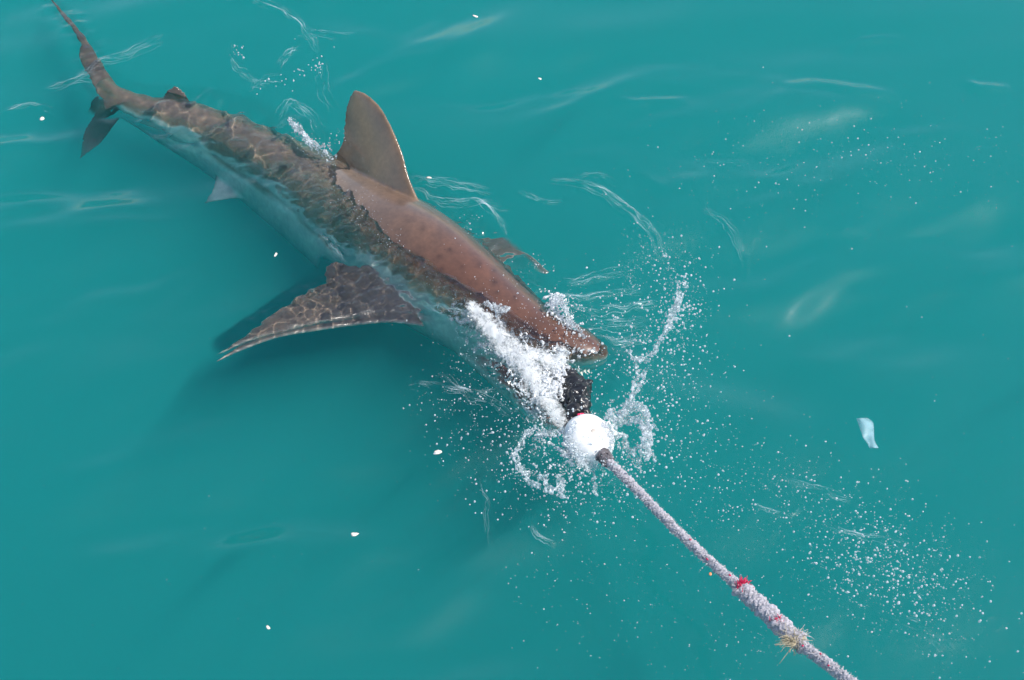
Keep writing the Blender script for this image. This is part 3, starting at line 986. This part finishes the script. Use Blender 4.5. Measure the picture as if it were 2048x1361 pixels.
sc_, sr_ = [], []
for pts, r0, r1, n_, rep in [
        ([(1222, 900, .03), (1226, 862, .06), (1218, 842, .09), (1212, 836, .10)], .003, .008, 60, 5),
        ([(1228, 860, .05), (1245, 828, .08), (1272, 812, .10), (1292, 832, .12), (1299, 862, .12), (1296, 890, .10), (1290, 908, .09)], .0025, .006, 110, 5),
        ([(1235, 850, .05), (1262, 838, .09), (1285, 850, .11), (1298, 868, .12)], .0025, .007, 80, 5),
        ([(1225, 868, .05), (1245, 876, .05), (1250, 900, .04), (1262, 925, .04), (1270, 945, .04)], .002, .005, 90, 3),
        ([(1262, 905, .04), (1280, 895, .06), (1296, 905, .07), (1298, 918, .06)], .002, .005, 60, 3),
        ([(1245, 822, .07), (1262, 796, .06), (1274, 770, .05), (1280, 745, .04)], .0025, .006, 70, 4),
        ([(1135, 862, .04), (1095, 862, .05), (1062, 858, .06), (1045, 878, .06), (1034, 908, .05), (1032, 935, .05)], .002, .0055, 110, 4),
        ([(1120, 866, .05), (1085, 872, .04), (1070, 880, .04), (1080, 900, .03)], .002, .005, 70, 3),
        ([(1034, 930, .04), (1050, 945, .03), (1062, 958, .03), (1072, 968, .03)], .002, .0055, 60, 3),
        ([(1080, 950, .03), (1090, 965, .04), (1096, 985, .05)], .002, .006, 50, 3),
        ([(1122, 950, .03), (1126, 975, .05), (1124, 1000, .06)], .002, .006, 60, 3),
        ([(1150, 905, .03), (1152, 930, .02), (1143, 955, .02)], .002, .004, 40, 2),
        ([(1190, 950, .02), (1194, 965, .03), (1196, 985, .04)], .002, .006, 45, 3),
        ([(1130, 880, .05), (1140, 905, .04), (1160, 925, .03), (1185, 938, .03)], .0025, .006, 80, 4),
        ([(1140, 870, .08), (1150, 900, .07), (1170, 920, .06)], .002, .005, 60, 3),
        ([(1265, 720, .03), (1300, 715, .04), (1318, 692, .05), (1335, 662, .06), (1350, 632, .07), (1362, 600, .08), (1366, 572, .07)], .002, .006, 130, 3),
        ([(1335, 660, .05), (1348, 625, .06), (1360, 590, .07)], .003, .008, 60, 3),
        ([(1258, 700, .03), (1266, 728, .03), (1272, 742, .03)], .002, .0045, 40, 2),
        ([(1322, 500, .02), (1330, 525, .02), (1340, 545, .03)], .0015, .004, 50, 2),
        ([(970, 606, .06), (985, 612, .09), (1000, 618, .09), (1014, 612, .10)], .003, .008, 50, 4),
        ([(1000, 618, .08), (995, 635, .07), (1005, 642, .06)], .003, .007, 40, 3),
        ([(1092, 612, .06), (1112, 600, .08), (1125, 610, .08), (1140, 640, .06), (1160, 660, .05)], .003, .006, 80, 4),
        ([(1115, 605, .07), (1120, 595, .09)], .004, .009, 25, 3),
        ([(1120, 700, .07), (1140, 706, .08), (1160, 700, .07), (1185, 695, .05)], .002, .005, 60, 3),
        ([(1128, 862, .06), (1138, 885, .09), (1152, 908, .09), (1175, 925, .07)], .002, .0045, 70, 5),
        ([(1150, 845, .12), (1142, 868, .12), (1150, 895, .11), (1170, 915, .09)], .0015, .004, 70, 4),
        ([(1205, 850, .12), (1222, 872, .10), (1228, 900, .07)], .002, .005, 50, 4),
        ([(578, 238, .0), (592, 255, .01), (612, 275, .01), (640, 300, .01), (664, 318, .02)], .002, .006, 90, 6),
        ([(582, 246, .0), (604, 268, .01), (630, 296, .01)], .002, .007, 60, 4),
        ([(575, 240, .02), (590, 262, .02), (612, 282, .02), (640, 294, .02), (668, 290, .03)], .0015, .0045, 80, 3),
        ([(600, 280, .02), (603, 300, .01)], .0015, .003, 20, 1),
        ([(620, 285, .02), (622, 302, .01)], .0015, .003, 20, 1)]:
    for _ in range(rep):
        w_, r_ = strand_pts(pts, r0, r1, n_, 0.004)
        sc_.append(w_)
        sr_.append(r_ * RNG.uniform(0.6, 1.1))
for args in [(1120, 780, 22, 40, .0, .05, 260, .003, .010, -.6), (1268, 832, 26, 16, .03, .11, 200, .002, .008, .4), (1140, 690, 30, 18, .03, .06, 60, .002, .006),
             (1290, 700, 22, 14, .02, .05, 60, .002, .006), (1352, 610, 12, 30, .02, .08, 130, .002, .007, .2)]:
    w_, r_ = blob_cloud(*args)
    sc_.append(w_)
    sr_.append(r_)
cs, rs = np.vstack(sc_), np.concatenate(sr_)
liquid('splash', cs, rs, 0.0024, M_SPLASH, 2, 1, label='clear water thrown up in threads and sheets around the float', cat='splash', kind='stuff')

fc_, frr = [], []
for cx_, cy_, sx_, sy_, z0, z1, n_, ang_ in [(968, 660, 34, 16, .0, .04, 60, .7), (1010, 700, 36, 20, .0, .05, 90, .7), (1062, 722, 34, 18, .01, .05, 80, .6),
                                             (1108, 748, 14, 26, .02, .06, 75, .2), (1066, 772, 22, 22, .0, .03, 60, .8), (1095, 812, 26, 22, .0, .03, 70, .8),
                                             (945, 640, 16, 10, .0, .03, 22, .7), (1118, 606, 14, 7, .03, .06, 22, .3), (1160, 902, 22, 26, .02, .06, 40, .8), (1132, 642, 24, 6, .02, .05, 16, .8)]:
    for _ in range(int(n_ * 1.5)):
        a_ = RNG.normal(0, 1, 2) * [sx_, sy_]
        ca, sa = math.cos(ang_), math.sin(ang_)
        x_, y_ = cx_ + a_[0] * ca - a_[1] * sa, cy_ + a_[0] * sa + a_[1] * ca
        l_ = RNG.uniform(6, 26)
        t_ = ang_ + RNG.normal(0, 0.9)
        z_ = RNG.uniform(z0, z1)
        pts = [(x_ + math.cos(t_) * l_ * k_ + RNG.normal(0, 4), y_ + math.sin(t_) * l_ * k_ + RNG.normal(0, 4), z_ + 0.006 * math.sin(k_ * 3 + x_)) for k_ in (-1, -.4, .3, 1)]
        w_, r_ = strand_pts(pts, 0.0012, RNG.choice([0.0022, 0.003, 0.0055]), int(10 + l_), 0.0022)
        fc_.append(w_)
        frr.append(r_)
for args in [(1000, 690, 60, 22, .0, .05, 500, .0012, .004, .7), (1085, 760, 36, 40, .01, .06, 600, .0012, .0045, .6)]:
    w_, r_ = blob_cloud(*args)
    fc_.append(w_)
    frr.append(r_)
cs, rs = np.vstack(fc_), np.concatenate(frr)
liquid('foam', cs, rs, 0.0019, M_FOAM, 2, 1, label='white foam churned up along the shark\'s open mouth', cat='foam', kind='stuff')

dc_, dr_ = [], []
for args in [  # cx cy sx sy z0 z1 n r0 r1 angle
        (1210, 890, 100, 70, .0, .20, 760, .0013, .0050), (1110, 920, 70, 55, .0, .16, 520, .0013, .0052), (960, 860, 60, 60, .0, .12, 300, .0011, .0040),
        (1180, 970, 60, 40, .0, .18, 260, .0012, .0042), (1310, 690, 60, 90, .0, .16, 640, .0013, .0050, .3), (1360, 600, 30, 60, .0, .12, 340, .0013, .0048),
        (1260, 550, 14, 22, .0, .04, 130, .0009, .0022), (1310, 500, 22, 40, .0, .05, 120, .0011, .0035, -.5), (1330, 760, 90, 70, .0, .20, 340, .0011, .0035),
        (1000, 700, 70, 60, .0, .12, 420, .0012, .0040, .7), (1090, 690, 60, 45, .04, .14, 260, .0012, .0035), (1150, 640, 40, 40, .03, .12, 160, .0012, .0035),
        (1480, 960, 150, 60, .0, .18, 360, .0010, .0032, .2), (1650, 1020, 160, 50, .0, .22, 360, .0010, .0034, .3), (1760, 1110, 130, 65, .0, .16, 760, .0008, .0040, .5),
        (1800, 1150, 75, 50, .0, .12, 340, .0009, .0044, .4), (1700, 1130, 60, 50, .0, .12, 160, .0012, .0044), (1850, 1240, 80, 60, .0, .16, 160, .0010, .0035, .6),
        (1550, 1230, 160, 90, .0, .18, 420, .0008, .0024), (1350, 1120, 120, 90, .0, .16, 260, .0008, .0026), (1130, 1120, 60, 110, .0, .10, 120, .0009, .0030),
        (1600, 300, 190, 60, .02, .30, 230, .0010, .0032), (1850, 320, 130, 60, .02, .30, 150, .0010, .0032), (1480, 380, 160, 80, .02, .25, 120, .0009, .0030),
        (1900, 700, 120, 250, .0, .2, 60, .0009, .0024), (620, 290, 22, 10, .0, .04, 70, .0011, .0032, .4), (680, 275, 14, 10, .02, .05, 24, .0012, .0028),
        (590, 150, 40, 10, .003, .01, 26, .0025, .0060, -.35), (640, 130, 8, 10, .003, .01, 16, .0025, .0060), (475, 103, 10, 8, .003, .01, 14, .002, .0045), (630, 70, 20, 20, .003, .01, 5, .002, .004),
        (935, 450, 14, 16, .0, .03, 26, .0012, .0035), (1070, 530, 18, 10, .0, .03, 36, .0012, .0035), (795, 480, 22, 14, .02, .06, 90, .0010, .0030), (770, 420, 40, 40, .02, .06, 40, .0009, .0022),
        (735, 430, 75, 20, .02, .05, 260, .0007, .0022, .85), (880, 575, 60, 10, .02, .05, 150, .0007, .0020, .6), (1040, 680, 60, 26, .04, .09, 220, .0008, .0024, .6), (980, 570, 60, 40, .08, .14, 50, .0010, .0028), (880, 790, 40, 30, .0, .06, 60, .0010, .0030), (700, 900, 300, 220, -.02, .02, 70, .0007, .0018), (400, 1150, 250, 130, -.02, .02, 40, .0007, .0016)]:  # small drops along the shark's waterline stand in for glints on wet skin
    w_, r_ = blob_cloud(*args)
    dc_.append(w_)
    dr_.append(r_)
cs, rs = np.vstack(dc_), np.concatenate(dr_) * 0.9
stretch = np.column_stack([RNG.uniform(.8, 1.2, len(rs)), RNG.uniform(.8, 1.2, len(rs)), RNG.uniform(.8, 1.5, len(rs))])
big = rs > 0.0022
V1, F1 = balls(cs[big], rs[big], 2, stretch[big])
V2, F2 = balls(cs[~big], rs[~big], 1, stretch[~big])
me = mesh_np('water_spray', np.vstack([V1, V2]), np.vstack([F1, F2 + len(V1)]))
add('water_spray', me, M_DROP, label='sparkling droplets flung over the water beside the rope', cat='spray', kind='stuff')

# milky sheet of fine bubbles over the lower jaw and cheek
M = NT('bubble_sheet')
tp = M.n('ShaderNodeBsdfTransparent')
df = M.n('ShaderNodeBsdfDiffuse', {'Color': (0.88, 0.90, 0.90)})
tl = M.n('ShaderNodeBsdfTranslucent', {'Color': (0.88, 0.90, 0.90)})
wh = M.n('ShaderNodeMixShader', {0: 0.4, 1: df.outputs[0], 2: tl.outputs[0]})
tc = M.n('ShaderNodeTexCoord').outputs['Object']
al = M.n('ShaderNodeVertexColor', layer_name='froth').outputs[0]
nz = M.noise(tc, 120, 4, 0.7, 0.6)
n2 = M.noise(tc, 26, 3, 0.6, 1.0)
f1 = M.math('ADD', M.math('MULTIPLY', nz.outputs[0], 0.9), M.math('MULTIPLY', n2.outputs[0], 0.9))
f2 = M.math('SUBTRACT', M.math('ADD', f1, al), 1.56)
f3 = M.n('ShaderNodeMath', {0: f2, 1: 3.2}, operation='MULTIPLY', use_clamp=True)
f4 = M.math('MULTIPLY', f3.outputs[0], 0.9)
bp = M.n('ShaderNodeBump', {'Height': nz.outputs[0], 'Strength': 0.8, 'Distance': 0.006})
M.set(df.inputs['Normal'], bp)
mx = M.n('ShaderNodeMixShader', {0: f4, 1: tp.outputs[0], 2: wh.outputs[0]})
M.set(M.out.inputs['Surface'], mx.outputs[0])
sx_, sy_ = np.meshgrid(np.arange(880, 1260, 2.5), np.arange(600, 980, 2.5), indexing='ij')
g_ = np.array([P(a_, b_, 0.02) for a_, b_ in zip(sx_.ravel(), sy_.ravel())])
pl = np.column_stack([sx_.ravel(), sy_.ravel()]).astype(float)
d1, t1 = seg_dist(pl, np.array([(945, 640), (990, 690), (1050, 740), (1085, 800), (1120, 850)], float))
d2, t2 = seg_dist(pl, np.array([(1060, 725), (1115, 745), (1125, 720)], float))
d3, t3 = seg_dist(pl, np.array([(1140, 900), (1180, 935)], float))
fr2 = np.maximum.reduce([np.exp(-(d1 / (24 + 14 * np.sin(np.pi * t1))) ** 2), np.exp(-(d2 / 24) ** 2), 0.75 * np.exp(-(d3 / 24) ** 2)])
g_[:, 2] = np.array([max(water_h(a_, b_), -0.01) for a_, b_ in g_[:, :2]]) + 0.004 + 0.030 * fr2 + 0.010 * vnoise(g_, 30, 71) * fr2
nx_, ny_ = sx_.shape
id_ = np.arange(nx_ * ny_).reshape(nx_, ny_)
qd = np.column_stack([id_[:-1, :-1].ravel(), id_[1:, :-1].ravel(), id_[1:, 1:].ravel(), id_[:-1, 1:].ravel()])
qd = qd[(fr2[qd].max(axis=1) > 0.12)]
use, inv = np.unique(qd, return_inverse=True)
me = mesh_np('bubble_sheet', g_[use], inv.reshape(qd.shape))
set_attr(me, 'froth', fr2[use][:, None].repeat(3, 1))
add('bubble_sheet', me, M.mat, label='milky froth of fine bubbles over the shark\'s lower jaw', cat='froth', kind='stuff')

# thin pale ribbons along the crests, a painted stand-in for reflected sky
M = NT('sky_glint')
tp = M.n('ShaderNodeBsdfTransparent')
df = M.n('ShaderNodeBsdfDiffuse', {'Color': (0.80, 0.90, 0.97)})
tc = M.n('ShaderNodeTexCoord').outputs['Object']
ft = M.ramp(M.noise(tc, 14, 3, 0.6).outputs[0], [(0.38, (0.0, 0.0, 0.0)), (0.75, (0.26, 0.26, 0.26))])
mx = M.n('ShaderNodeMixShader', {0: ft, 1: tp.outputs[0], 2: df.outputs[0]})
M.set(M.out.inputs['Surface'], mx.outputs[0])
parts = []
for W in WISPS:
    L = catmull(W, 70)
    n_ = len(L)
    p3 = np.column_stack([L, np.zeros(n_)])
    L = L + np.column_stack([vnoise(p3, 22, 61), vnoise(p3, 22, 62)]) * 0.010
    z_ = np.array([water_h(a_, b_) for a_, b_ in L]) + 0.0005
    w_ = 0.0022 * np.sin(np.pi * np.linspace(0.02, 0.98, n_)) * (0.35 + 0.65 * np.abs(vnoise(p3 + 9, 9, int(RNG.integers(99)))))
    t_ = np.gradient(L, axis=0)
    t_ /= np.linalg.norm(t_, axis=1)[:, None] + 1e-9
    nn = np.column_stack([-t_[:, 1], t_[:, 0]])
    V_ = np.vstack([np.column_stack([L + nn * w_[:, None], z_]), np.column_stack([L, z_ + 0.0006]), np.column_stack([L - nn * w_[:, None], z_])])
    F_ = []
    for k_ in range(n_ - 1):
        F_ += [(k_, k_ + 1, n_ + k_ + 1, n_ + k_), (n_ + k_, n_ + k_ + 1, 2 * n_ + k_ + 1, 2 * n_ + k_)]
    parts.append((V_, F_))
V_, F_ = join(parts)
add('sky_glints', mesh_np('sky_glints', V_, F_), M.mat, label='faint pale threads of painted sky reflection curling over the rippled water', cat='foam', kind='stuff')

# ------------------------------------------------------------------ things adrift
M = NT('jelly')
tp = M.n('ShaderNodeBsdfTransparent', {'Color': (0.92, 0.97, 1.0)})
tc = M.n('ShaderNodeTexCoord').outputs['Object']
nz = M.noise(tc, 40, 3)
ds = M.n('ShaderNodeBsdfPrincipled', {'Base Color': (0.50, 0.72, 0.82), 'Roughness': 0.45})
ft = M.ramp(nz.outputs[0], [(0.3, (0.20, 0.20, 0.20)), (0.7, (0.40, 0.40, 0.40))])
mx = M.n('ShaderNodeMixShader', {0: ft, 1: tp.outputs[0], 2: ds.outputs[0]})
M.set(M.out.inputs['Surface'], mx.outputs[0])
le = catmull([(1714, 838), (1718, 850), (1723, 866), (1726, 876), (1734, 887), (1739, 897)], 30)
re_ = catmull([(1734, 837), (1745, 846), (1747, 858), (1748, 876), (1750, 886), (1756, 897)], 30)
jv = []
c0 = P(1735, 866, -0.02)
for k_ in range(30):
    for j_ in range(13):
        t_ = j_ / 12
        p_ = le[k_] * (1 - t_) + re_[k_] * t_
        z_ = -0.016 + 0.012 * math.sin(math.pi * t_) * (0.5 + 0.5 * math.sin(k_ * 0.22)) + 0.003 * math.sin(t_ * 5 + k_ * 0.15)
        jv.append(P(p_[0], p_[1], z_) - c0)
jf = [(a_ * 13 + b_, a_ * 13 + b_ + 1, (a_ + 1) * 13 + b_ + 1, (a_ + 1) * 13 + b_) for a_ in range(29) for b_ in range(12)]
o = add('jelly_scrap', mesh_np('jelly_scrap', jv, jf), M.mat, label='pale translucent scrap like a strip of jelly floating alone', cat='scrap')
o.location = Vector(c0)
md = o.modifiers.new('thick', 'SOLIDIFY')
md.thickness = 0.003
apply_mods(o)


def flake(px_, py_, lx, ly, ang_, mat, label, name='flake', cat='flake', group=None, seed=0, z=0.004):
    v_, f_ = ICO[2]
    c_ = P(px_, py_, 0)
    c_[2] = water_h(c_[0], c_[1]) + z
    v2 = v_ * (1 + 0.45 * vnoise(v_ + seed * 7, 1.6, seed))[:, None]
    s_ = mpp(c_)
    v2 = v2 * [lx * s_, ly * s_ * 1.2, max(0.25 * ly * s_, 0.0015)]
    ca, sa = math.cos(ang_), math.sin(ang_)
    v2 = np.column_stack([v2[:, 0] * ca - v2[:, 1] * sa, v2[:, 0] * sa + v2[:, 1] * ca, v2[:, 2]])
    o = add(name, mesh_np(name, v2, f_), mat, label=label, cat=cat, group=group)
    o.location = Vector(c_)


flake(875, 906, 8, 4, 0.2, M_FLAKE, 'cream ragged flake drifting between the pectoral fin and the float', seed=1)
flake(708, 1068, 8, 4, 0.0, M_FLAKE, 'largest white flake lying alone on open water below the pectoral fin', seed=2)
flake(85, 241, 5, 5, 0.4, M_FLAKE, 'small white flake afloat beside the lower tail lobe', seed=3)
flake(552, 515, 2.5, 5, -0.3, M_FLAKE, 'tiny pale flake above the rear edge of the pectoral fin', seed=4)
flake(950, 31, 6, 2.2, -0.5, M_FLAKE, 'thin pale sliver adrift far beyond the dorsal fin', seed=5)
flake(857, 344, 5, 2.2, -0.3, M_FLAKE, 'thin tan sliver afloat just ahead of the dorsal fin', seed=6)
flake(537, 1258, 5, 2.5, -0.8, M_FLAKE, 'small pale flake on open water far below the shark', seed=7)
flake(1080, 150, 4, 2, -0.6, M_FLAKE, 'speck of pale flake on smooth water behind the shark', seed=8)
flake(1421, 1146, 3, 3, 0, M_ORANGE, 'orange crumb floating left of the red yarn on the rope', 'crumb', 'crumb', seed=9)
flake(1558, 1273, 3, 2.5, 0, M_ORANGE, 'orange crumb floating under the frayed tan end of the rope', 'crumb', 'crumb', seed=10)
